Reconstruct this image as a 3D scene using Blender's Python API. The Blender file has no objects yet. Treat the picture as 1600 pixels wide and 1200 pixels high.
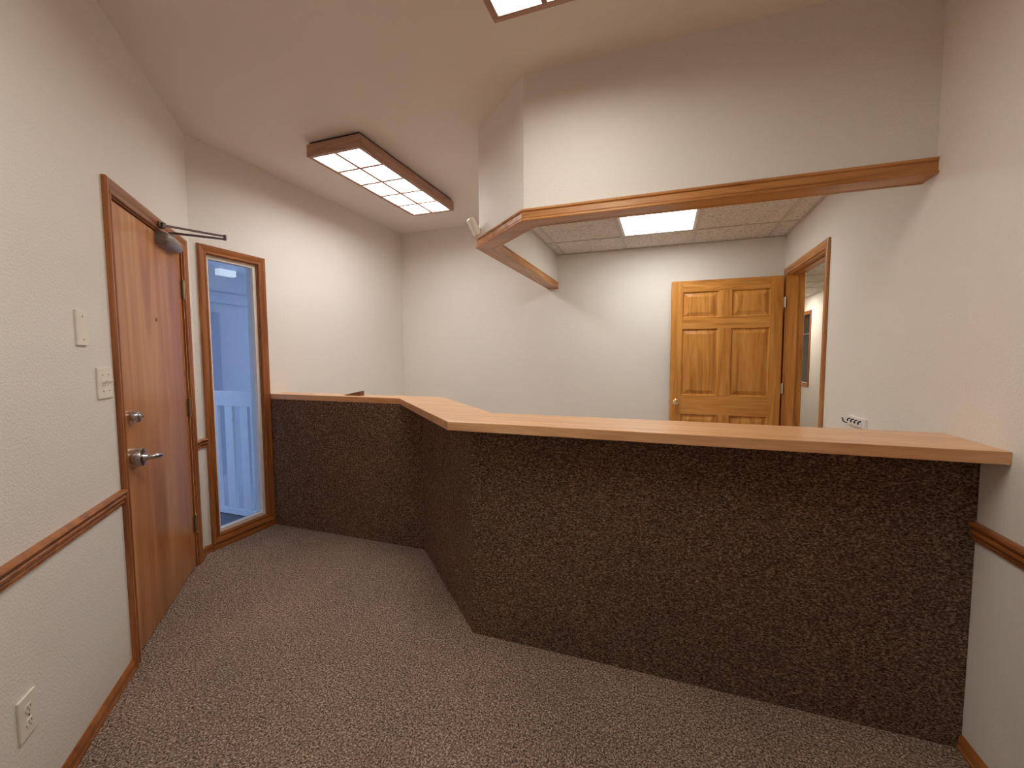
import bpy, bmesh, math, random
from mathutils import Matrix, Vector
random.seed(7)
sc = bpy.context.scene
COL = sc.collection

# ------------------------------------------------------------------ camera
FPX = 662.88
YAW, PITCH, ROLL, CAMH = math.radians(19.735), math.radians(3.789), math.radians(-0.227), 1.3605
R0 = Vector((math.cos(YAW), math.sin(YAW), 0)); F0 = Vector((-math.sin(YAW), math.cos(YAW), 0)); ZU = Vector((0, 0, 1))
FW = F0*math.cos(PITCH) - ZU*math.sin(PITCH); U0 = F0*math.sin(PITCH) + ZU*math.cos(PITCH)
RT = R0*math.cos(ROLL) + U0*math.sin(ROLL); UP = -R0*math.sin(ROLL) + U0*math.cos(ROLL)
cam = bpy.data.objects.new('camera', bpy.data.cameras.new('camera'))
COL.objects.link(cam)
cam.data.sensor_width = 36.0; cam.data.lens = FPX/1600*36.0; cam.data.clip_start = 0.02
m = Matrix((RT, UP, -FW)).transposed().to_4x4(); m.translation = (0, 0, CAMH)
cam.matrix_world = m
sc.camera = cam

# ------------------------------------------------------------------ sky (even dusk sky), exposure
w = bpy.data.worlds.new('dusk_sky'); sc.world = w; w.use_nodes = True
w.node_tree.nodes['Background'].inputs[0].default_value = (0.40, 0.58, 1.0, 1)
w.node_tree.nodes['Background'].inputs[1].default_value = 1.0
sc.cycles.diffuse_bounces = 8; sc.cycles.max_bounces = 14; sc.cycles.filter_width = 1.0
sc.view_settings.view_transform = 'Standard'; sc.view_settings.look = 'None'
sc.view_settings.exposure = 0.94; sc.view_settings.gamma = 1.0; sc.view_settings.use_curve_mapping = False
LAMP_ENTRY, LAMP_NEAR, LAMP_DROP, LAMP_HALL = 9.4, 9.2, 8.2, 10.5      # diffuser brightness of the lamps

# ------------------------------------------------------------------ room measures (metres)
XW, XR, YB, H = -2.969, 0.990, 4.3975, 2.809      # window wall, right wall, back wall, ceiling
ANG, DL = math.radians(43.04), 0.8244             # slanted entrance wall
TX, TY, NX, NY = -math.sin(ANG), math.cos(ANG), math.cos(ANG), math.sin(ANG)
def LW(s, off=0.0): return (-(DL-off)*NX + s*TX, -(DL-off)*NY + s*TY)
SK = (XW + DL*NX)/TX                              # where the slanted wall meets the window wall
S_END = 0.0
HD = 2.403                                        # dropped ceiling
TH = 0.12
Y_REAR = -2.6
XA = LW(S_END)[0]

# ------------------------------------------------------------------ materials
def new_mat(name):
    mt = bpy.data.materials.new(name); mt.use_nodes = True
    nt = mt.node_tree; b = nt.nodes['Principled BSDF']
    return mt, nt, b
def node(nt, typ, **kw):
    n = nt.nodes.new(typ)
    for k, v in kw.items(): setattr(n, k, v)
    return n
def coords(nt, scale=(1, 1, 1)):
    tc = node(nt, 'ShaderNodeTexCoord'); mp = node(nt, 'ShaderNodeMapping')
    mp.inputs['Scale'].default_value = scale
    nt.links.new(tc.outputs['Object'], mp.inputs['Vector'])
    return mp.outputs['Vector']
def noise(nt, vec, scale, detail=3, rough=.5, dist=0):
    n = node(nt, 'ShaderNodeTexNoise')
    n.inputs['Scale'].default_value = scale; n.inputs['Detail'].default_value = detail
    n.inputs['Roughness'].default_value = rough; n.inputs['Distortion'].default_value = dist
    nt.links.new(vec, n.inputs['Vector']); return n.outputs['Fac']
def ramp(nt, fac, stops):
    r = node(nt, 'ShaderNodeValToRGB'); e = r.color_ramp.elements
    while len(e) < len(stops): e.new(.5)
    for el, (p, c) in zip(e, stops): el.position = p; el.color = (*c, 1)
    nt.links.new(fac, r.inputs['Fac']); return r.outputs['Color']
def mixc(nt, fac, a, b, blend='MIX'):
    n = node(nt, 'ShaderNodeMix', data_type='RGBA', blend_type=blend)
    if isinstance(fac, (int, float)): n.inputs[0].default_value = fac
    else: nt.links.new(fac, n.inputs[0])
    for v, i in ((a, 6), (b, 7)):
        if isinstance(v, tuple): n.inputs[i].default_value = (*v, 1)
        else: nt.links.new(v, n.inputs[i])
    return n.outputs[2]
def bump(nt, b, h, strength, dist):
    n = node(nt, 'ShaderNodeBump'); n.inputs['Strength'].default_value = strength; n.inputs['Distance'].default_value = dist
    nt.links.new(h, n.inputs['Height']); nt.links.new(n.outputs['Normal'], b.inputs['Normal'])
def srgb(r, g, b):
    f = lambda c: (c/255/12.92 if c/255 <= .04045 else ((c/255+.055)/1.055)**2.4)
    return (f(r), f(g), f(b))

def paint(name, col, scale=120, strength=.6, dist=.004):
    mt, nt, b = new_mat(name); v = coords(nt)
    n1 = noise(nt, v, scale, 3, .55); n2 = noise(nt, v, 1.3, 2)
    c = mixc(nt, n2, tuple(x*.97 for x in col), tuple(min(1, x*1.03) for x in col))
    nt.links.new(c, b.inputs['Base Color']); b.inputs['Roughness'].default_value = .62
    b.inputs['Specular IOR Level'].default_value = .35
    bump(nt, b, n1, strength, dist); return mt
def carpet(name, dark, mid, light, scale=150, strength=.8, stretch=(1, 1, 1)):
    mt, nt, b = new_mat(name); v = coords(nt, stretch)
    n1 = noise(nt, v, scale, 3, .65, .6); n2 = noise(nt, v, 2.2, 3)
    c = ramp(nt, n1, [(.34, dark), (.5, mid), (.66, light)])
    c2 = mixc(nt, .8, c, ramp(nt, n2, [(.3, (.86, .86, .86)), (.7, (1.12, 1.1, 1.08))]), 'MULTIPLY')
    nt.links.new(c2, b.inputs['Base Color']); b.inputs['Roughness'].default_value = .95
    b.inputs['Specular IOR Level'].default_value = .1
    bump(nt, b, n1, strength, .006); return mt
def wood(name, dark, mid, light, axis='Z', rough=.33, fine=1.0, spec=.5, streak=.55, band=1.5):
    mt, nt, b = new_mat(name)
    s = {'X': (.8, 11, 11), 'Y': (11, .8, 11), 'Z': (11, 11, .8)}[axis]
    v = coords(nt, s)
    n1 = noise(nt, v, band, 5, .6, 1.2); n2 = noise(nt, v, 9*fine, 3, .6, .3)
    c = ramp(nt, n1, [(.28, dark), (.5, mid), (.74, light)])
    c = mixc(nt, streak, c, ramp(nt, n2, [(.3, (.84, .81, .78)), (.62, (1.05, 1.05, 1.04))]), 'MULTIPLY')
    nt.links.new(c, b.inputs['Base Color']); b.inputs['Roughness'].default_value = rough
    b.inputs['Specular IOR Level'].default_value = spec
    bump(nt, b, n2, .08, .002); return mt
def plain(name, col, rough=.5, metal=0.0, spec=.5, var=.06):
    mt, nt, b = new_mat(name); v = coords(nt)
    n = noise(nt, v, 18, 2)
    nt.links.new(mixc(nt, n, tuple(x*(1-var) for x in col), tuple(x*(1+var) for x in col)), b.inputs['Base Color'])
    b.inputs['Roughness'].default_value = rough; b.inputs['Metallic'].default_value = metal
    b.inputs['Specular IOR Level'].default_value = spec; return mt
def glow(name, col, strength):
    mt, nt, b = new_mat(name)
    b.inputs['Base Color'].default_value = (.85, .85, .85, 1); b.inputs['Roughness'].default_value = .4
    b.inputs['Emission Color'].default_value = (*col, 1); b.inputs['Emission Strength'].default_value = strength
    return mt
def oak(n, ax): return wood(n, srgb(118, 66, 30), srgb(158, 96, 48), srgb(186, 120, 64), ax)
M = {}
M['wall'] = paint('wall_paint', srgb(231, 227, 219))
M['ceil'] = paint('ceiling_paint', srgb(234, 227, 219), 100, .4, .003)
M['floor'] = carpet('floor_carpet', srgb(60, 46, 39), srgb(134, 114, 100), srgb(214, 191, 171))
M['panel'] = carpet('panel_carpet', srgb(54, 40, 33), srgb(108, 86, 71), srgb(176, 149, 126), 190, 1.0, (.55, .55, 1.0))
for ax in 'XYZ':
    M['oak'+ax] = oak('stained_oak_'+ax.lower(), ax)
    M['gold'+ax] = wood('golden_trim_'+ax.lower(), srgb(150, 98, 50), srgb(190, 132, 76), srgb(212, 158, 100), ax)
    M['pine'+ax] = wood('pine_'+ax.lower(), srgb(164, 104, 42), srgb(206, 142, 66), srgb(226, 168, 94), ax, .3)
M['lampwood'] = wood('lamp_frame_wood_x', srgb(150, 110, 95), srgb(178, 138, 120), srgb(196, 158, 138), 'X', .45)
M['lampwoodY'] = wood('lamp_frame_wood_y', srgb(150, 110, 95), srgb(178, 138, 120), srgb(196, 158, 138), 'Y', .45)
M['slab'] = wood('birch_door_veneer', srgb(140, 84, 46), srgb(188, 126, 76), srgb(220, 164, 106), 'Z', .28, .5, spec=.4, streak=.2, band=.4)
M['top'] = wood('counter_laminate', srgb(196, 143, 98), srgb(221, 172, 125), srgb(233, 190, 146), 'X', .28, 1.6)
M['steel'] = plain('brushed_steel', (.62, .61, .6), .25, 1.0)
M['dkmetal'] = plain('bronze_metal', (.17, .13, .12), .42, .8)
M['closer'] = plain('closer_grey', (.30, .27, .265), .4, .4)
M['brass'] = plain('polished_brass', (.82, .66, .38), .16, 1.0)
M['hinge'] = plain('aged_hinge', (.50, .40, .28), .28, .9)
M['hingew'] = plain('bright_hinge', (.8, .78, .72), .3, .7)
M['ivory'] = plain('ivory_plastic', srgb(232, 226, 212), .4)
M['white'] = plain('white_plastic', srgb(238, 236, 232), .4)
M['sash'] = plain('sash_white', srgb(236, 230, 218), .5)
M['black'] = plain('black_metal', (.02, .018, .02), .4, .3)
M['darkcase'] = plain('dark_housing', (.03, .02, .025), .6)
M['tee'] = plain('ceiling_tee', srgb(206, 200, 190), .5)
M['wedge'] = wood('wedge_wood', srgb(80, 52, 30), srgb(120, 84, 54), srgb(140, 100, 66), 'X', .6)
M['porchwhite'] = plain('porch_white_paint', (.80, .82, .84), .6)
M['siding'] = plain('porch_siding', (.50, .52, .56), .7)
M['deck'] = plain('porch_deck', (.20, .20, .22), .8)
M['pd'] = plain('porch_door_paint', (.36, .38, .44), .6)
M['lens1'] = glow('lamp_diffuser_entry', (1.0, .985, .985), LAMP_ENTRY)
M['lens2'] = glow('lamp_diffuser_near', (1.0, .965, .89), LAMP_NEAR)
M['lens3'] = glow('troffer_lens', (1.0, .995, .965), LAMP_DROP)
M['lens4'] = glow('hall_lens', (1.0, .91, .78), LAMP_HALL)
M['lens5'] = glow('porch_lens', (.85, 1.0, .92), .22)
def tile_mat():
    mt, nt, b = new_mat('acoustic_tile'); v = coords(nt)
    n1 = noise(nt, v, 60, 4, .7); n2 = noise(nt, v, 130, 2)
    c = ramp(nt, n1, [(.36, srgb(170, 162, 150)), (.46, srgb(228, 222, 213)), (1, srgb(238, 233, 225))])
    nt.links.new(c, b.inputs['Base Color']); b.inputs['Roughness'].default_value = .9
    bump(nt, b, n1, .6, .004); return mt
M['tile'] = tile_mat()
def glass_mat():
    mt = bpy.data.materials.new('window_glass'); mt.use_nodes = True; nt = mt.node_tree
    nt.nodes.remove(nt.nodes['Principled BSDF'])
    t = node(nt, 'ShaderNodeBsdfTransparent'); g = node(nt, 'ShaderNodeBsdfGlossy'); fr = node(nt, 'ShaderNodeFresnel')
    t.inputs[0].default_value = (.93, .95, .97, 1); g.inputs['Roughness'].default_value = .02; fr.inputs[0].default_value = 1.45
    x = node(nt, 'ShaderNodeMixShader')
    nt.links.new(fr.outputs[0], x.inputs[0]); nt.links.new(t.outputs[0], x.inputs[1]); nt.links.new(g.outputs[0], x.inputs[2])
    nt.links.new(x.outputs[0], nt.nodes['Material Output'].inputs['Surface']); return mt
M['glass'] = glass_mat()
M['darkglass'] = plain('dark_glass', (.015, .016, .02), .08, 0, .6)

# ------------------------------------------------------------------ mesh helpers
def box(bm, a, b):
    lo = [min(a[i], b[i]) for i in range(3)]; hi = [max(a[i], b[i]) for i in range(3)]
    v = [bm.verts.new((x, y, z)) for z in (lo[2], hi[2]) for y in (lo[1], hi[1]) for x in (lo[0], hi[0])]
    for f in ((0, 2, 3, 1), (4, 5, 7, 6), (0, 1, 5, 4), (2, 6, 7, 3), (0, 4, 6, 2), (1, 3, 7, 5)): bm.faces.new([v[i] for i in f])
def prism(bm, pts, z0, z1):
    a = [bm.verts.new((x, y, z0)) for x, y in pts]; b = [bm.verts.new((x, y, z1)) for x, y in pts]; n = len(pts)
    bm.faces.new(a[::-1]); bm.faces.new(b)
    for i in range(n): bm.faces.new((a[i], a[(i+1) % n], b[(i+1) % n], b[i]))
def lathe(bm, prof, M4, n=20):          # prof: (radius, height) along local z
    rings = []
    for r, h in prof:
        rings.append([bm.verts.new(M4 @ Vector((r*math.cos(2*math.pi*k/n), r*math.sin(2*math.pi*k/n), h))) for k in range(n)])
    for p, q in zip(rings, rings[1:]):
        for k in range(n): bm.faces.new((p[k], p[(k+1) % n], q[(k+1) % n], q[k]))
    bm.faces.new(rings[0][::-1]); bm.faces.new(rings[-1])
def tube(bm, pts, r, n=10):
    pts = [Vector(p) for p in pts]; rings = []
    for i, p in enumerate(pts):
        d = (pts[min(i+1, len(pts)-1)] - pts[max(i-1, 0)]).normalized()
        u = d.orthogonal().normalized() if i == 0 else (u0 - d*u0.dot(d)).normalized()
        u0 = u; v = d.cross(u); rr = r[i] if isinstance(r, (list, tuple)) else r
        rings.append([bm.verts.new(p + (u*math.cos(2*math.pi*k/n) + v*math.sin(2*math.pi*k/n))*rr) for k in range(n)])
    for p, q in zip(rings, rings[1:]):
        for k in range(n): bm.faces.new((p[k], p[(k+1) % n], q[(k+1) % n], q[k]))
    bm.faces.new(rings[0][::-1]); bm.faces.new(rings[-1])
def axis_to(d, loc):                   # local z turned to direction d at loc
    return Matrix.Translation(loc) @ Vector((0, 0, 1)).rotation_difference(Vector(d)).to_matrix().to_4x4()
def obj(name, bm, mat, parent=None, bev=0, smooth=False, segs=2):
    bmesh.ops.recalc_face_normals(bm, faces=bm.faces[:])
    if bev: bmesh.ops.bevel(bm, geom=bm.edges[:], offset=bev, segments=segs, profile=.6, affect='EDGES', clamp_overlap=True)
    me = bpy.data.meshes.new(name); bm.to_mesh(me); bm.free()
    me.materials.append(M[mat])
    if smooth:
        for p in me.polygons: p.use_smooth = True
        me.set_sharp_from_angle(angle=math.radians(40))
    o = bpy.data.objects.new(name, me); COL.objects.link(o)
    if parent: o.parent = parent
    return o
def bx(name, a, b, mat, parent=None, bev=0):
    bm = bmesh.new(); box(bm, a, b); return obj(name, bm, mat, parent, bev)
def tag(o, label, cat=None, group=None, kind=None):
    o['label'] = label
    if cat: o['category'] = cat
    if group: o['group'] = group
    if kind: o['kind'] = kind
    return o
def empty(name, loc=(0, 0, 0), rz=0):
    o = bpy.data.objects.new(name, None); COL.objects.link(o); o.empty_display_size = .05
    o.location = loc; o.rotation_euler = (0, 0, rz); return o
def copy_tree(o, parent=None):
    c = o.copy(); COL.objects.link(c); c.parent = parent
    for ch in [x for x in o.children]: copy_tree(ch, c)
    return c
def offset_pts(path, u, side, closed):
    out = []; n = len(path)
    for i in range(n):
        p = Vector(path[i]); ns = []
        if i > 0 or closed: d = (p - Vector(path[i-1])).normalized(); ns.append(Vector((-d.y, d.x))*side)
        if i < n-1 or closed: d = (Vector(path[(i+1) % n]) - p).normalized(); ns.append(Vector((-d.y, d.x))*side)
        if len(ns) == 2:
            k = (ns[0]+ns[1]); k = k/max(1e-6, k.dot(ns[0])); out.append(p + k*u)
        else: out.append(p + ns[0]*u)
    return out
def sweep(path, prof, side, mp, closed=False, separate=False):
    """profile points (u sideways, w) swept along a flat path with mitred corners; returns bmesh list"""
    rows = [[mp(q.x, q.y, wv) for q in offset_pts(path, u, side, closed)] for u, wv in prof]
    n = len(path); segs = [(i, (i+1) % n) for i in range(n if closed else n-1)]
    out = []
    for grp in ([[s] for s in segs] if separate else [segs]):
        bm = bmesh.new()
        ids = sorted({i for s in grp for i in s}); V = {(r, i): bm.verts.new(rows[r][i]) for r in range(len(prof)) for i in ids}
        for a, b in grp:
            for r in range(len(prof)):
                r2 = (r+1) % len(prof); bm.faces.new((V[r, a], V[r, b], V[r2, b], V[r2, a]))
        if separate or not closed:
            bm.faces.new([V[r, grp[0][0]] for r in range(len(prof))]); bm.faces.new([V[r, grp[-1][1]] for r in range(len(prof))][::-1])
        out.append(bm)
    return out
CASING = [(0, 0), (0, .009), (.004, .012), (.011, .012), (.015, .009), (.020, .010), (.032, .015), (.043, .018), (.052, .0185), (.057, .015), (.057, 0)]
RAIL = [(0, 0), (.006, 0), (.010, .004), (.010, .012), (.007, .016), (.012, .020), (.017, .028), (.017, .034), (.012, .039), (.014, .044), (.022, .050), (.024, .056), (.020, .062), (.012, .064), (0, .064)]
BASE = [(0, 0), (.014, 0), (.014, .010), (.011, .013), (.011, .036), (.007, .046), (.004, .052), (0, .053)]

# frame of the slanted entrance wall: local x runs along the wall (x = -s), local y out of it
def wall_frame(name): return empty(name, (*LW(0), 0), -(math.pi/2 - ANG))

# ================================================================== SETTING
# floor
bm = bmesh.new(); prism(bm, [(XW-.12, YB+.12), (XW-.12, 1.90), (XA-.2, -.75), (XA-.12, Y_REAR-.12), (XR+.12, Y_REAR-.12), (XR+.12, YB+.12)][::1], -.10, 0)
tag(obj('floor', bm, 'floor'), 'grey-brown flecked loop carpet covering the whole reception floor', 'floor', kind='structure')
# main ceiling
bm = bmesh.new(); prism(bm, [(XW-.12, YB+.12), (XW-.12, 1.80), (XA-.2, -.85), (XA-.12, Y_REAR-.12), (XR+.12, Y_REAR-.12), (XR+.12, YB+.12)], H, H+.1)
tag(obj('ceiling', bm, 'ceil'), 'flat painted high ceiling over the reception area', 'ceiling', kind='structure')

# slanted entrance wall with the door opening
S0, S1, ZD = 2.345, 3.285, 2.046
wl = wall_frame('wall_left')
bm = bmesh.new()
box(bm, (-S0, -TH, 0), (-S_END, 0, H)); box(bm, (-SK-.0, -TH, 0), (-S1, 0, H)); box(bm, (-S1, -TH, ZD), (-S0, 0, H))
obj('wall_surface', bm, 'wall', wl)
tag(wl, 'slanted white textured wall that holds the entrance door', 'wall', kind='structure')
# window wall
WY0, WY1, WZ0, WZ1 = 2.016+.052, 2.5246-.052, .043+.052, 2.125-.052
bm = bmesh.new()
K = LW(SK)
for a, b in (((XW-TH, K[1]-.16, 0), (XW, WY0, H)), ((XW-TH, WY1, 0), (XW, YB+TH, H)), ((XW-TH, WY0, 0), (XW, WY1, WZ0)), ((XW-TH, WY0, WZ1), (XW, WY1, H))): box(bm, a, b)
tag(obj('wall_window', bm, 'wall'), 'white wall with the tall narrow window beside the entrance', 'wall', kind='structure')
tag(bx('wall_back', (XW, YB, 0), (XR+TH, YB+TH, H), 'wall'), 'long plain white wall behind the reception counter', 'wall', kind='structure')
# right wall with inner door opening
DY0, DY1, DZ = 3.349, 4.297, 2.062
bm = bmesh.new()
for a, b in (((XR, Y_REAR, 0), (XR+TH, DY0, H)), ((XR, DY1, 0), (XR+TH, YB, H)), ((XR, DY0, DZ), (XR+TH, DY1, H))): box(bm, a, b)
tag(obj('wall_right', bm, 'wall'), 'white wall at the counter end, with the open inner doorway', 'wall', kind='structure')
tag(bx('wall_rear', (XA-TH, Y_REAR-TH, 0), (XR+TH, Y_REAR, H), 'wall'), 'plain white wall closing the entrance passage', 'wall', kind='structure')
tag(bx('wall_passage', (XA-TH, Y_REAR, 0), (XA, LW(S_END)[1]+.02, H), 'wall'), 'plain white side wall of the entrance passage', 'wall', kind='structure')

# soffit above the counter
XS, YS, XSB, YB1, XSI = -1.155, 2.176, -.712, 2.593, -1.073
SOF = [(XR, YS), (XSB, YS), (XS, YB1), (XS, YB)]
ST = XSI - XS
inner = [tuple(p) for p in offset_pts(SOF, ST, -1, False)]
bm = bmesh.new(); prism(bm, SOF + inner[::-1], 2.075, H)
tag(obj('wall_soffit', bm, 'wall'), 'cream drop wall hanging from the ceiling above the counter', 'wall', kind='structure')
# wood wrapped along its lower edge
tr = empty('trim_soffit')
out_p = offset_pts(SOF, .012, 1, False); in_p = offset_pts(SOF, ST+.012, -1, False)
for i in range(3):
    bm = bmesh.new(); prism(bm, [tuple(out_p[i]), tuple(out_p[i+1]), tuple(in_p[i+1]), tuple(in_p[i])], 2.063, 2.075)
    obj('cap_board', bm, 'goldX' if i < 2 else 'goldY', tr)
FASC = [(0, 0), (.017, 0), (.020, .004), (.020, .011), (.014, .013), (.012, .016), (.014, .020), (.014, .044), (.011, .047), (.012, .050), (.018, .053), (.019, .060), (.014, .065), (.004, .068), (0, .068)]
plan = lambda z0: (lambda x, y, wv: (x, y, z0+wv))
for i, b_ in enumerate(sweep(SOF, FASC, 1, plan(2.062), separate=True)): obj('face_moulding', b_, 'goldX' if i < 2 else 'goldY', tr)
for i, b_ in enumerate(sweep(inner, FASC, -1, plan(2.062), separate=True)): obj('inner_moulding', b_, 'goldX' if i < 2 else 'goldY', tr)
tag(tr, 'golden wood moulding wrapped along the bottom of the drop wall', 'trim', kind='structure')

# dropped ceiling with lay-in tiles and tees
dc = empty('ceiling_dropped')
tag(dc, 'lower ceiling of speckled lay-in tiles behind the drop wall', 'ceiling', kind='structure')
GX = [-1.6, -.985, -.375, .235, .845, 1.455]; GY = [2.10, 2.71, 3.32, 3.93, 4.54]
def clip_poly(poly, a, b):             # keep the part left of a->b
    out = []; ax, ay = a; bx_, by = b
    sd = lambda p: (bx_-ax)*(p[1]-ay) - (by-ay)*(p[0]-ax)
    for i in range(len(poly)):
        p, q = poly[i], poly[(i+1) % len(poly)]; sp, sq = sd(p), sd(q)
        if sp >= 0: out.append(p)
        if sp*sq < 0: t = sp/(sp-sq); out.append((p[0]+t*(q[0]-p[0]), p[1]+t*(q[1]-p[1])))
    return out
zone = [inner[0], (XR, YB), (XSI, YB), inner[2], inner[1]]     # counter-clockwise
LX0, LX1, LY0, LY1 = -.375, .235, 3.32, 3.93
for i in range(len(GX)-1):
    for j in range(len(GY)-1):
        if (GX[i], GY[j]) == (LX0, LY0): continue
        g = .004
        poly = [(GX[i]+g, GY[j]+g), (GX[i+1]-g, GY[j]+g), (GX[i+1]-g, GY[j+1]-g), (GX[i]+g, GY[j+1]-g)]
        for k in range(len(zone)): poly = clip_poly(poly, zone[k], zone[(k+1) % len(zone)]) if poly else poly
        if len(poly) < 3: continue
        bm = bmesh.new(); prism(bm, poly, HD+.004, HD+.018); obj('tile', bm, 'tile', dc)
for x in GX[1:-1]:
    y0 = 2.262 if x > inner[1][0] else inner[1][1] + (inner[1][0]-x)*.95
    bx('tee', (x-.012, y0, HD-.001), (x+.012, YB, HD+.022), 'tee', dc)
for y in GY[1:-1]:
    x0 = XSI if y > inner[2][1] else XSI + (inner[2][1]-y)*1.06
    bx('tee', (x0, y-.012, HD-.0015), (XR, y+.012, HD+.0215), 'tee', dc)
bx('tee', (XSI, YB-.02, HD-.002), (XR, YB, HD+.001), 'tee', dc); bx('tee', (XSI, inner[2][1], HD-.002), (XSI+.02, YB, HD+.001), 'tee', dc)
bx('tee', (XR-.02, inner[0][1], HD-.002), (XR, YB, HD+.001), 'tee', dc)

# chair rails and baseboards
lwmap = lambda x, y, wv: (x, y, wv)
b_ = sweep([LW(S_END+.3), LW(2.2745)], RAIL, -1, plan(.739))[0]
tag(obj('trim_1', b_, 'oakX'), 'stained oak chair rail on the wall with the light switch', 'trim', kind='structure')
b_ = sweep([LW(3.3465), K, (XW, 2.0155)], RAIL, -1, plan(.739))[0]
tag(obj('trim_2', b_, 'oakY'), 'short piece of oak chair rail between entrance door and tall window', 'trim', kind='structure')
b_ = sweep([(XR, 1.818), (XR, 1.541)], RAIL, -1, plan(.739))[0]
tag(obj('trim_3', b_, 'oakY'), 'stained oak chair rail butting against the carpeted counter front', 'trim', kind='structure')
b_ = sweep([LW(S_END+.01), LW(2.2745)], BASE, -1, plan(0))[0]
tag(obj('baseboard_left', b_, 'oakX'), 'stained oak baseboard under the chair rail beside the entrance door', 'baseboard', kind='structure')
b_ = sweep([LW(3.3465), K, (XW, 2.0155)], BASE, -1, plan(0))[0]
tag(obj('baseboard_corner', b_, 'oakY'), 'short oak baseboard turning the corner between door and window', 'baseboard', kind='structure')
b_ = sweep([(XW, 2.0155), (XW, 2.533)], [(0, 0), (.016, 0), (.016, .01), (.013, .034), (.008, .041), (0, .042)], -1, plan(0))[0]
tag(obj('baseboard_window', b_, 'oakY'), 'low oak baseboard strip under the tall window', 'baseboard', kind='structure')
b_ = sweep([(XR, 1.818), (XR, 1.541)], BASE, -1, plan(0))[0]
tag(obj('baseboard_right', b_, 'oakY'), 'oak baseboard beside the carpeted counter front', 'baseboard', kind='structure')

# ------------------------------------------------------------------ entrance door
d1 = wall_frame('door_1')
tag(d1, 'flat reddish-brown entrance door with steel lever and deadbolt', 'door', kind='structure')
P = lambda s, off, z: (-s, off, z)
loc3 = lambda x, y, wv: (x, wv, y)
for i, b_ in enumerate(sweep([(-2.332, 0), (-2.332, 2.043), (-3.289, 2.043), (-3.289, 0)], CASING, -1, loc3, separate=True)):
    obj(['side_casing', 'head_casing', 'side_casing'][i], b_, 'oakX' if i == 1 else 'oakZ', d1)
bx('side_jamb', P(2.345, -.115, 0), P(2.361, 0, 2.046), 'oakZ', d1); bx('side_jamb', P(3.285, -.115, 0), P(3.279, 0, 2.046), 'oakZ', d1)
bx('head_jamb', P(2.361, -.115, 2.036), P(3.279, 0, 2.046), 'oakX', d1)
slab = bx('door_slab', P(2.364, -.052, .012), P(3.275, -.008, 2.031), 'slab', d1, .002)
bx('threshold', P(2.361, -.115, .0), P(3.279, -.02, .010), 'dkmetal', d1)
for z in (1.78, 1.04, .285):
    hg = empty('hinge'); hg.parent = d1
    bm = bmesh.new(); tube(bm, [P(3.279, .003, z-.055), P(3.279, .003, z+.055)], .0075, 12); obj('knuckle', bm, 'hinge', hg, smooth=True)
    for k in (-.058, .058):
        bm = bmesh.new(); lathe(bm, [(.004, -.004), (.009, 0), (.004, .004)], Matrix.Translation(P(3.279, .003, z+k)), 10); obj('tip', bm, 'hinge', hg, smooth=True)
    bx('leaf', P(3.245, -.0085, z-.05), P(3.272, -.0065, z+.05), 'hinge', hg)
YN = (0, 1, 0)
SLK = 2.428
lv = empty('lever_handle'); lv.parent = d1
bm = bmesh.new(); lathe(bm, [(.046, -.008), (.046, .006), (.043, .024), (.040, .032), (.020, .036), (.015, .05)], axis_to(YN, P(SLK, 0, .905)), 28); obj('rose', bm, 'steel', lv, smooth=True)
bm = bmesh.new(); tube(bm, [P(SLK, .034, .905), P(SLK, .066, .905), P(SLK+.006, .076, .905), P(SLK+.020, .080, .903), P(SLK+.060, .078, .898), P(SLK+.095, .070, .894), P(SLK+.108, .052, .893), P(SLK+.110, .040, .893)], [.013, .013, .0125, .0115, .0105, .010, .009, .006], 12); obj('lever', bm, 'steel', lv, smooth=True)
db = empty('deadbolt'); db.parent = d1
bm = bmesh.new(); lathe(bm, [(.030, -.008), (.030, .004), (.026, .022), (.023, .027), (.012, .028), (.010, .030)], axis_to(YN, P(SLK, 0, 1.092)), 24); obj('collar', bm, 'steel', db, smooth=True)
bx('thumb_turn', P(SLK-.018, .028, 1.086), P(SLK+.018, .038, 1.099), 'steel', db, .003)
bm = bmesh.new(); lathe(bm, [(.009, -.009), (.009, -.004), (.006, -.0035), (.005, -.005)], axis_to(YN, P(2.822, 0, 1.56)), 16); obj('peephole', bm, 'hinge', d1, smooth=True)
# closer on the upper hinge corner
cl = empty('door_closer'); cl.parent = d1
bm = bmesh.new()
secs = [(2.875, .020, .028, 0), (2.888, .036, .036, 0), (2.93, .041, .040, 0), (3.00, .041, .038, 0), (3.07, .038, .036, 0), (3.14, .032, .032, 0), (3.17, .016, .022, 0)]
prev = None
for s, hz, dp, top in secs:
    ring = [bm.verts.new(P(s, -.008 + (.062*dp/.036)*max(0, math.sin(math.pi*k/11))**.6, 2.004 + hz*-math.cos(math.pi*k/11))) for k in range(12)]
    if prev:
        for k in range(12): bm.faces.new((prev[k], prev[(k+1) % 12], ring[(k+1) % 12], ring[k]))
    else: bm.faces.new(ring)
    prev = ring
bm.faces.new(prev[::-1]); obj('body', bm, 'closer', cl, smooth=True)
bm = bmesh.new(); tube(bm, [P(2.965, .040, 1.99), P(2.965, .040, 2.052)], .013, 14); obj('pivot', bm, 'closer', cl, smooth=True)
AP = (3.0, .285)
def bar(name, a, b, wd, z0, z1, par, mat='dkmetal'):
    bm = bmesh.new(); a = Vector(a); b = Vector(b); d = (b-a).normalized(); n = Vector((-d.y, d.x))*wd
    prism(bm, [tuple(p) for p in (a-n, b-n*.8, b+n*.8, a+n)], z0, z1); return obj(name, bm, mat, par, .0015)
bar('arm', (-2.965, .040), (-AP[0], AP[1]), .010, 2.046, 2.055, cl)
bar('arm', (-2.875, .030), (-AP[0], AP[1]), .008, 2.062, 2.071, cl)
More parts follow.
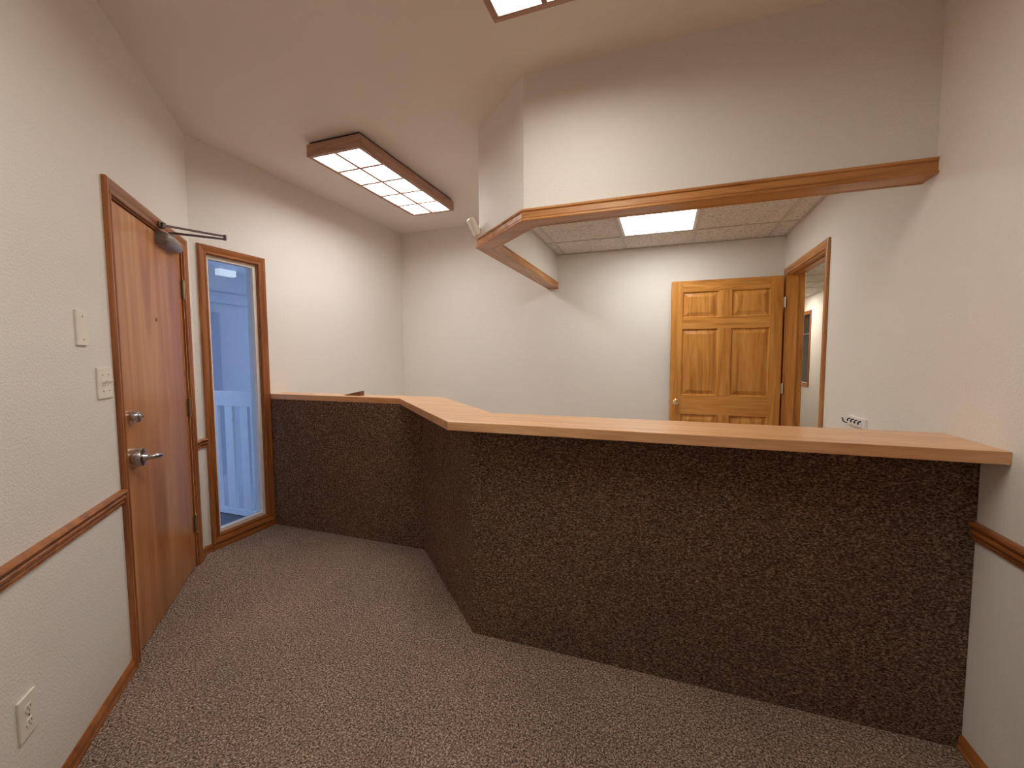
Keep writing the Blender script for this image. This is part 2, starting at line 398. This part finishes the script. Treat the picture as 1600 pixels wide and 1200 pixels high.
bm = bmesh.new(); tube(bm, [P(AP[0], AP[1], 2.044), P(AP[0], AP[1], 2.074)], .0085, 14); obj('elbow_pin', bm, 'dkmetal', cl, smooth=True)
bx('shoe', P(2.845, .010, 2.052), P(2.905, .024, 2.080), 'dkmetal', cl, .003)
bm = bmesh.new(); tube(bm, [P(2.875, .030, 2.054), P(2.875, .030, 2.079)], .012, 14); obj('shoe_pin', bm, 'dkmetal', cl, smooth=True)

# ------------------------------------------------------------------ tall window
w1 = empty('window_1')
tag(w1, 'tall narrow window in oak casing looking onto a porch railing', 'window', kind='structure')
wmap = lambda a, b, wv: (XW+wv, a, b)
IY0, IY1, IZ0, IZ1 = 2.016+.057, 2.5246-.057, .043+.057, 2.125-.057
for i, b_ in enumerate(sweep([(IY0, IZ0), (IY0, IZ1), (IY1, IZ1), (IY1, IZ0)], CASING, 1, wmap, closed=True, separate=True)):
    obj(['side_casing', 'head_casing', 'side_casing', 'sill_casing'][i], b_, ['oakZ', 'oakY'][i % 2], w1)
JD = .055
for xa, xb, mz, my in ((XW-.016, XW, 'oakZ', 'oakY'), (XW-TH, XW-.016, 'sash', 'sash')):
    bx('side_jamb', (xa, WY0, WZ0), (xb, IY0+.004, WZ1), mz, w1); bx('side_jamb', (xa, IY1-.004, WZ0), (xb, WY1, WZ1), mz, w1)
    bx('head_jamb', (xa, IY0+.004, IZ1-.004), (xb, IY1-.004, WZ1), my, w1); bx('sill', (xa, IY0+.004, WZ0), (xb, IY1-.004, IZ0+.004), my, w1)
fy0, fy1, fz0, fz1 = IY0+.004, IY1-.004, IZ0+.004, IZ1-.004
sash = empty('sash'); sash.parent = w1
SW = .024
bx('stile', (XW-.06, fy0, fz0), (XW-.018, fy0+SW, fz1), 'sash', sash, .003); bx('stile', (XW-.06, fy1-SW, fz0), (XW-.018, fy1, fz1), 'sash', sash, .003)
bx('rail', (XW-.06, fy0+SW, fz1-SW), (XW-.018, fy1-SW, fz1), 'sash', sash, .003); bx('rail', (XW-.06, fy0+SW, fz0), (XW-.018, fy1-SW, fz0+SW), 'sash', sash, .003)
bm = bmesh.new(); v = [bm.verts.new((XW-.045, y, z)) for y, z in ((fy0+SW, fz0+SW), (fy1-SW, fz0+SW), (fy1-SW, fz1-SW), (fy0+SW, fz1-SW))]; bm.faces.new(v)
obj('pane', bm, 'glass', w1)

# ------------------------------------------------------------------ inner six-panel door, standing open
d2 = empty('door_2')
tag(d2, 'golden pine six-panel door standing open behind the counter', 'door', kind='structure')
rmap = lambda a, b, wv: (XR-wv, a, b)
for i, b_ in enumerate(sweep([(3.352, 0), (3.352, 2.054), (4.2945, 2.054), (4.2945, 0)], CASING, 1, rmap, separate=True)):
    obj(['side_casing', 'head_casing', 'side_casing'][i], b_, 'goldY' if i == 1 else 'goldZ', d2)
bx('side_jamb', (XR, DY0, 0), (XR+TH, DY0+.018, DZ), 'pineZ', d2); bx('side_jamb', (XR, DY1-.018, 0), (XR+TH, DY1, DZ), 'pineZ', d2)
bx('head_jamb', (XR, DY0+.018, DZ-.016), (XR+TH, DY1-.018, DZ), 'goldY', d2)
bx('stop', (XR+.042, DY0+.018, 0), (XR+.075, DY0+.028, DZ-.016), 'pineZ', d2); bx('stop', (XR+.042, DY1-.028, 0), (XR+.075, DY1-.018, DZ-.016), 'pineZ', d2)
bx('stop', (XR+.042, DY0+.028, DZ-.026), (XR+.075, DY1-.028, DZ-.016), 'goldY', d2)
for i, b_ in enumerate(sweep([(3.352, 0), (3.352, 2.054), (4.2945, 2.054), (4.2945, 0)], CASING, 1, lambda a, b, wv: (XR+TH+wv, a, b), separate=True)):
    obj(['side_casing', 'head_casing', 'side_casing'][i], b_, 'goldY' if i == 1 else 'goldZ', d2)
bx('strike_plate', (XR+.004, DY0+.018, .875), (XR+.034, DY0+.0195, .935), 'brass', d2)
bx('strike_lip', (XR-.004, DY0+.017, .885), (XR+.006, DY0+.027, .925), 'hinge', d2, .003)
dx0, dx1, yf, yk = .052, .962, 4.288, 4.323
PX = [(.153, .456), (.564, .866)]; PZ = [(.235, .808), (.988, 1.602), (1.708, 1.942)]
bx('stile', (dx0, yf, .012), (PX[0][0], yk, 2.045), 'pineZ', d2, .0015); bx('stile', (PX[1][1], yf, .012), (dx1, yk, 2.045), 'pineZ', d2, .0015)
zr = [(.012, PZ[0][0]), (PZ[0][1], PZ[1][0]), (PZ[1][1], PZ[2][0]), (PZ[2][1], 2.045)]
for a, b in zr: bx('rail', (PX[0][0], yf, a), (PX[1][1], yk, b), 'pineX', d2, .0015)
for a, b in PZ: bx('mullion', (PX[0][1], yf, a), (PX[1][0], yk, b), 'pineZ', d2, .0015)
def raised(name, x0, x1, z0, z1, par):
    bm = bmesh.new(); rings = []
    for ins, dep in ((0, .004), (.008, .014), (.014, .015), (.044, .005), (.046, .004)):
        rings.append([bm.verts.new((x, yf+dep, z)) for x, z in ((x0+ins, z0+ins), (x1-ins, z0+ins), (x1-ins, z1-ins), (x0+ins, z1-ins))])
    for p, q in zip(rings, rings[1:]):
        for k in range(4): bm.faces.new((p[k], p[(k+1) % 4], q[(k+1) % 4], q[k]))
    bm.faces.new(rings[-1])
    back = [bm.verts.new((x, yk-.006, z)) for x, z in ((x0, z0), (x1, z0), (x1, z1), (x0, z1))]
    for k in range(4): bm.faces.new((rings[0][k], rings[0][(k+1) % 4], back[(k+1) % 4], back[k]))
    bm.faces.new(back)
    return obj(name, bm, 'pineZ', par)
for a, b in PX:
    for c, d in PZ: raised('panel', a, b, c, d, d2)
kn = empty('door_knob'); kn.parent = d2
for sgn, yy in ((-1, yf), (1, yk)):
    bm = bmesh.new(); lathe(bm, [(.031, 0), (.031, .004), (.026, .008), (.011, .011), (.010, .022), (.020, .028), (.027, .038), (.027, .048), (.020, .057), (.006, .060)], axis_to((0, sgn, 0), (.110, yy, .915)), 24)
    obj('knob', bm, 'brass', kn, smooth=True)
bx('latch_bolt', (dx0-.010, yf+.012, .908), (dx0, yf+.024, .922), 'brass', d2, .001)
for z in (1.815, 1.067, .30):
    hg = empty('hinge'); hg.parent = d2
    bm = bmesh.new(); tube(bm, [(.974, yf-.004, z-.045), (.974, yf-.004, z+.045)], .0065, 12); obj('knuckle', bm, 'hingew', hg, smooth=True)
    bx('leaf', (dx1, yf+.002, z-.045), (dx1+.0025, yk-.003, z+.045), 'hingew', hg)

# door casing further along the right wall
d3 = empty('door_3')
tag(d3, 'oak-cased flat door in the wall past the counter end', 'door', kind='structure')
for i, b_ in enumerate(sweep([(.56, 0), (.56, 2.043), (1.483, 2.043), (1.483, 0)], CASING, 1, rmap, separate=True)):
    obj(['side_casing', 'head_casing', 'side_casing'][i], b_, 'oakY' if i == 1 else 'oakZ', d3)
bx('door_slab', (XR-.004, .565, .010), (XR+.001, 1.478, 2.040), 'slab', d3)
bm = bmesh.new(); lathe(bm, [(.031, 0), (.030, .006), (.011, .012), (.011, .024), (.026, .036), (.026, .050), (.006, .060)], axis_to((-1, 0, 0), (XR-.004, .64, .915)), 20); obj('knob', bm, 'brass', d3, smooth=True)

# ------------------------------------------------------------------ hallway beyond the inner door
HX = 2.42; HY0, HY1 = 2.3, 11.2; HWZ = 2.403
tag(bx('floor_hall', (XR+TH, HY0, -.1), (HX+TH, HY1, 0), 'floor'), 'grey-brown carpet in the hallway beyond the open door', 'floor', kind='structure')
bm = bmesh.new(); hy0, hy1, hz0, hz1 = 8.90, 9.75, .85, 2.09
for a, b in (((HX, HY0, 0), (HX+TH, hy0, 2.6)), ((HX, hy1, 0), (HX+TH, HY1, 2.6)), ((HX, hy0, 0), (HX+TH, hy1, hz0)), ((HX, hy0, hz1), (HX+TH, hy1, 2.6))): box(bm, a, b)
tag(obj('wall_hall', bm, 'wall'), 'cream hallway wall seen through the open doorway', 'wall', kind='structure')
tag(bx('wall_hall_end', (XR+TH, HY1, 0), (HX+TH, HY1+TH, 2.6), 'wall'), 'cream end wall of the hallway', 'wall', kind='structure')
tag(bx('wall_hall_near', (XR+TH, HY0-TH, 0), (HX+TH, HY0, 2.6), 'wall'), 'cream closing wall at the near hallway end', 'wall', kind='structure')
tag(bx('wall_hall_side', (XR, YB+TH, 0), (XR+TH, HY1+TH, 2.6), 'wall'), 'cream hallway wall backing onto the reception', 'wall', kind='structure')
tag(bx('ceiling_hall_deck', (XR+TH, HY0-TH, 2.6), (HX+TH, HY1+TH, 2.7), 'ceil'), 'plain deck above the hallway tiles', 'ceiling', kind='structure')
hc = empty('ceiling_hall'); tag(hc, 'tiled hallway ceiling seen through the open doorway', 'ceiling', kind='structure')
hgx = [XR+TH, 1.49, 2.10, HX]; hgy = [HY0+.102+.61*k for k in range(15)]
for i in range(3):
    tb = None
    for j in range(14):
        if i == 1 and j in (3, 10): continue
        if tb is None:
            bm = bmesh.new(); box(bm, (hgx[i]+.004, .004, HWZ+.004), (hgx[i+1]-.004, .606, HWZ+.018)); tb = obj('tile', bm, 'tile', hc); t_ = tb
        else: t_ = tb.copy(); COL.objects.link(t_); t_.parent = hc
        t_.location = (0, hgy[j], 0)
for x in hgx[1:3]: bx('tee', (x-.012, HY0, HWZ-.001), (x+.012, HY1, HWZ+.022), 'tee', hc)
for y in hgy: bx('tee', (XR+TH, y-.012, HWZ-.0015), (HX, y+.012, HWZ+.0215), 'tee', hc)
w2 = empty('window_2'); tag(w2, 'dark wood-framed window in the hallway wall', 'window', kind='structure')
for i, b_ in enumerate(sweep([(hy0, hz0), (hy0, hz1), (hy1, hz1), (hy1, hz0)], CASING, 1, lambda a, b, wv: (HX-wv, a, b), closed=True, separate=True)):
    obj(['side_casing', 'head_casing', 'side_casing', 'sill_casing'][i], b_, ['oakZ', 'oakY'][i % 2], w2)
bx('pane', (HX+.05, hy0, hz0), (HX+.056, hy1, hz1), 'darkglass', w2)
bx('meeting_rail', (HX+.03, hy0, 1.73), (HX+.05, hy1, 1.755), 'closer', w2)

# ------------------------------------------------------------------ lamps
def wood_lamp(name, x0, y0, lens):
    t = empty(name, (x0, y0, H))
    L, W, B, zb, zt = 1.297, .437, .028, -.097, -.017
    bx('end_board', (0, 0, zb), (W, B, zt), 'lampwood', t, .001); bx('end_board', (0, L-B, zb), (W, L, zt), 'lampwood', t, .001)
    bx('side_board', (0, B, zb), (B, L-B, zt), 'lampwoodY', t, .001); bx('side_board', (W-B, B, zb), (W, L-B, zt), 'lampwoodY', t, .001)
    bx('housing', (.014, .014, zt), (W-.014, L-.014, 0), 'darkcase', t)
    q = .021
    xs = [B, W/2-q/2, W/2+q/2, W-B]; cw = (L-2*B-4*q)/5
    bx('divider', (W/2-q/2, B, zb), (W/2+q/2, L-B, zb+.026), 'lampwoodY', t)
    for r in range(1, 5):
        y = B + r*cw + (r-1)*q
        for a, b in ((0, 1), (2, 3)): bx('divider', (xs[a], y, zb), (xs[b], y+q, zb+.026), 'lampwood', t)
    first = None
    for r in range(5):
        for a, b in ((0, 1), (2, 3)):
            y = B + r*(cw+q)
            if first is None:
                first = bx('diffuser', (0, 0, zb+.018), (xs[1]-xs[0], cw, zb+.022), lens, t); p = first
            else: p = first.copy(); COL.objects.link(p); p.parent = t
            p.location = (xs[a], y, 0)
    return t
tag(wood_lamp('ceiling_light', -2.308, 2.331, 'lens1'), 'dark wood-framed fluorescent ceiling light hanging nearest the tall window wall', 'light', 'wood-framed ceiling lights')
tag(wood_lamp('ceiling_light', -.676, .396, 'lens2'), 'wood-framed fluorescent ceiling light in front of the drop wall', 'light', 'wood-framed ceiling lights')
def troffer(x0, x1, y0, y1, z, lens, label):
    t = empty('recessed_light', (x0, y0, z)); a, b = x1-x0, y1-y0; g = .014
    bx('frame', (g, g, 0), (a-g, g+.022, .012), 'white', t); bx('frame', (g, b-g-.022, 0), (a-g, b-g, .012), 'white', t)
    bx('frame', (g, g+.022, 0), (g+.022, b-g-.022, .012), 'white', t); bx('frame', (a-g-.022, g+.022, 0), (a-g, b-g-.022, .012), 'white', t)
    bx('lens', (g+.022, g+.022, .003), (a-g-.022, b-g-.022, .008), lens, t)
    bx('housing', (g, g, .012), (a-g, b-g, .09), 'white', t)
    return tag(t, label, 'light')
troffer(LX0, LX1, LY0, LY1, HD, 'lens3', 'square recessed fluorescent light in the tiled ceiling behind the drop wall')
troffer(hgx[1], hgx[2], hgy[3], hgy[3]+.61, HWZ, 'lens4', 'square recessed light in the hallway ceiling near the doorway')
troffer(hgx[1], hgx[2], hgy[10], hgy[10]+.61, HWZ, 'lens4', 'square recessed light further down the hallway ceiling')

# ================================================================== COUNTER
ZC, ZCB = 1.0664, 1.0254
top_poly = [(XW, 2.5255), (-1.748, 2.5255), (-.9185, 1.691), (XR, 1.691), (XR, 2.026), (-.834, 2.026), (-1.50, 2.70), (XW, 2.70)]
bm = bmesh.new(); prism(bm, top_poly, ZCB, ZC)
tag(obj('countertop', bm, 'top', bev=.0025), 'angled oak-look laminate countertop on the carpeted reception counter', 'countertop')
rc = empty('reception_counter', (0, 0, 0))
tag(rc, 'angled reception counter front covered in dark brown carpet', 'counter')
XL_, XE_ = XW+.001, XR-.001
front = [(XL_, 2.529), (-1.567, 2.529), (-.8615, 1.8205), (XE_, 1.8205)]
mid = [tuple(p) for p in offset_pts(front, .010, 1, False)]; mid[0] = (XL_, mid[0][1]); mid[-1] = (XE_, mid[-1][1])
back = [tuple(p) for p in offset_pts(front, .125, 1, False)]; back[0] = (XL_, back[0][1]); back[-1] = (XE_, back[-1][1])
for i in range(3):
    bm = bmesh.new(); prism(bm, [front[i], front[i+1], mid[i+1], mid[i]], 0, ZCB); obj('carpet_panel', bm, 'panel', rc)
bm = bmesh.new(); prism(bm, mid + back[::-1], 0, ZCB); obj('half_wall', bm, 'wall', rc)
# wedge on the narrow ledge
bm = bmesh.new()
v = [bm.verts.new(p) for p in ((-2.29, 2.60, ZC), (-2.14, 2.60, ZC), (-2.14, 2.60, ZC+.034), (-2.29, 2.60, ZC+.003), (-2.29, 2.64, ZC), (-2.14, 2.64, ZC), (-2.14, 2.64, ZC+.034), (-2.29, 2.64, ZC+.003))]
for f in ((0, 1, 2, 3), (4, 7, 6, 5), (0, 4, 5, 1), (3, 2, 6, 7), (0, 3, 7, 4), (1, 5, 6, 2)): bm.faces.new([v[i] for i in f])
wd = obj('door_wedge', bm, 'wedge', bev=.0012); tag(wd, 'small brown wooden wedge lying on the narrow counter ledge', 'wedge')

# ================================================================== WALL FITTINGS
def plate(name, sc_, zc, wd_, ht, th=.007):
    t = empty(name, (*LW(sc_), zc), -(math.pi/2 - ANG))
    bx('plate', (-wd_/2, 0, -ht/2), (wd_/2, th, ht/2), 'ivory', t, .0025); return t
def screw(t, x, z, th=.007):
    bm = bmesh.new(); lathe(bm, [(.0036, 0), (.0034, .0012), (.0016, .0018)], axis_to(YN, (x, th, z)), 10); obj('screw', bm, 'steel', t, smooth=True)
t = plate('blank_plate', 2.040, 1.468, .074, .127, .008); screw(t, 0, .042, .008); screw(t, 0, -.042, .008)
tag(t, 'blank ivory cover plate above the light switch', 'wall plate')
t = plate('light_switch', 2.188, 1.26, .120, .122)
for x in (-.024, .024):
    screw(t, x, .032); screw(t, x, -.032)
    sw = bx('toggle_slot', (x-.006, .007, -.013), (x+.006, .0082, .013), 'ivory', t)
    bm = bmesh.new(); tube(bm, [(x, .006, 0), (x, .014, .004), (x, .022, .010)], [.0055, .0048, .004], 8); obj('toggle', bm, 'ivory', t, smooth=True)
tag(t, 'ivory double toggle light switch beside the entrance door', 'switch')
t = plate('wall_outlet', 1.602, .343, .076, .120)
screw(t, 0, 0)
for z in (.021, -.021):
    bm = bmesh.new(); prof = [(.0155*math.cos(a_), .0155*math.sin(a_)) for a_ in [2*math.pi*k/20 for k in range(20)]]
    a_ = [bm.verts.new((x, .007, z+max(-.0125, min(.0125, y)))) for x, y in prof]; b2 = [bm.verts.new((x*.97, .0092, z+max(-.012, min(.012, y*.97)))) for x, y in prof]
    for k in range(20): bm.faces.new((a_[k], a_[(k+1) % 20], b2[(k+1) % 20], b2[k]))
    bm.faces.new(a_[::-1]); bm.faces.new(b2); rcp = obj('receptacle', bm, 'ivory', t)
    for x in (-.006, .006): bx('slot', (x-.001, .0090, z-.001), (x+.001, .0096, z+.007), 'black', rcp)
    bm = bmesh.new(); lathe(bm, [(.0022, 0), (.0022, .0005)], axis_to(YN, (0, .0090, z-.007)), 8); obj('ground_hole', bm, 'black', rcp)
tag(t, 'ivory duplex electrical outlet low on the slanted wall', 'outlet')

# motion sensor on the slanted drop-wall face
sx, sy = -1.137, 2.576
ang_n = math.atan2(-(XSB-XS), (YS-YB1))          # outward normal of that face
nv = Vector(((YS-YB1), -(XSB-XS), 0)).normalized()
ms = empty('motion_sensor', (sx, sy, 2.165), math.atan2(nv.y, nv.x) - math.pi/2)
bm = bmesh.new(); lathe(bm, [(.013, 0), (.013, .006), (.007, .010), (.006, .022), (.009, .026)], axis_to(YN, (0, 0, .015)), 14); obj('bracket', bm, 'ivory', ms, smooth=True)
bm = bmesh.new(); box(bm, (-.034, -.019, -.060), (.034, .019, .060)); bd = obj('body', bm, 'ivory', ms, .018, True, 4)
bd.location = (0, .046, .022); bd.rotation_euler = (math.radians(-27), 0, 0)
bm = bmesh.new(); box(bm, (-.020, .016, -.012), (.020, .0205, .020)); obj('lens', bm, 'white', bd, .002)
tag(ms, 'small ivory motion sensor tilted down on the drop wall corner', 'sensor')

# key rack on the right wall behind the counter
kr = empty('key_rack', (XR, 2.655, .998))
bx('backplate', (-.012, 0, -.026), (0, .215, .026), 'white', kr, .003)
for k in range(4):
    y = .045+.045*k
    bx('tab', (-.0135, y-.014, -.020), (-.012, y+.014, .004), 'white', kr)
    bm = bmesh.new(); tube(bm, [(-.010, y, .010), (-.020, y, .009), (-.024, y, .004), (-.024, y, -.006)], .0034, 8); obj('hook', bm, 'black', kr, smooth=True)
bm = bmesh.new(); tube(bm, [(-.006, .205, -.018), (-.012, .225, -.022), (-.022, .245, -.016), (-.026, .25, .004)], .0032, 8); obj('hook', bm, 'black', kr, smooth=True)
tag(kr, 'white key rack with dark hooks on the wall by the inner door', 'key rack')

# ================================================================== PORCH OUTSIDE THE WINDOW
FXP = -5.0
pr = empty('porch_railing', (0, 2.70, -.06))
bx('top_rail', (-4.98, -.02, .985), (XW-TH, .02, 1.12), 'porchwhite', pr, .004); bx('bottom_rail', (-4.98, -.018, .0), (XW-TH, .018, .05), 'porchwhite', pr, .004)
for k in range(9): bx('baluster', (-4.955+.1855*k-.046+.184, -.012, .05), (-4.955+.1855*k+.046+.184, .012, .985), 'porchwhite', pr)
tag(pr, 'white porch railing with flat balusters outside the tall window', 'railing')
dk = empty('porch_deck'); tag(dk, 'grey plank porch floor outside the tall window', 'deck', kind='structure')
pb = None
for k in range(21):
    if pb is None: pb = bx('plank', (XW-TH-2.0, 0, -.10), (XW-TH, .136, -.07), 'deck', dk); q = pb
    else: q = pb.copy(); COL.objects.link(q); q.parent = dk
    q.location = (0, 2.60-.14*k, 0)
bm = bmesh.new(); box(bm, (FXP-.15, -1.0, -.7), (FXP, 8.0, 3.2))
tag(obj('wall_porch', bm, 'siding'), 'pale porch wall across from the tall window', 'wall', kind='structure')
tag(bx('trim_porch', (FXP, -1.0, 2.0), (FXP+.03, 8.0, 2.12), 'siding'), 'horizontal board along the porch wall', 'trim', kind='structure')
tag(bx('door_4', (FXP, 2.75, -.06), (FXP+.03, 3.60, 1.88), 'pd'), 'grey-blue flat door in the porch wall beyond the railing', 'door', kind='structure')
tag(bx('roof_porch', (FXP-.15, -1.0, 2.40), (XW-TH, 4.3, 2.5), 'porchwhite'), 'white porch roof underside', 'roof', kind='structure')
tag(bx('ground', (-12, -4, -.8), (XW-TH, 14, -.7), 'deck'), 'grey ground below the porch', 'ground', kind='structure')
pl = empty('porch_light', (-4.78, 3.49, 2.40))
bx('housing', (-.09, 0, -.03), (0, .21, 0), 'porchwhite', pl); bx('lens', (-.085, .005, -.10), (-.005, .205, -.03), 'lens5', pl, .006)
tag(pl, 'boxy white lamp under the porch roof outside the window', 'light')
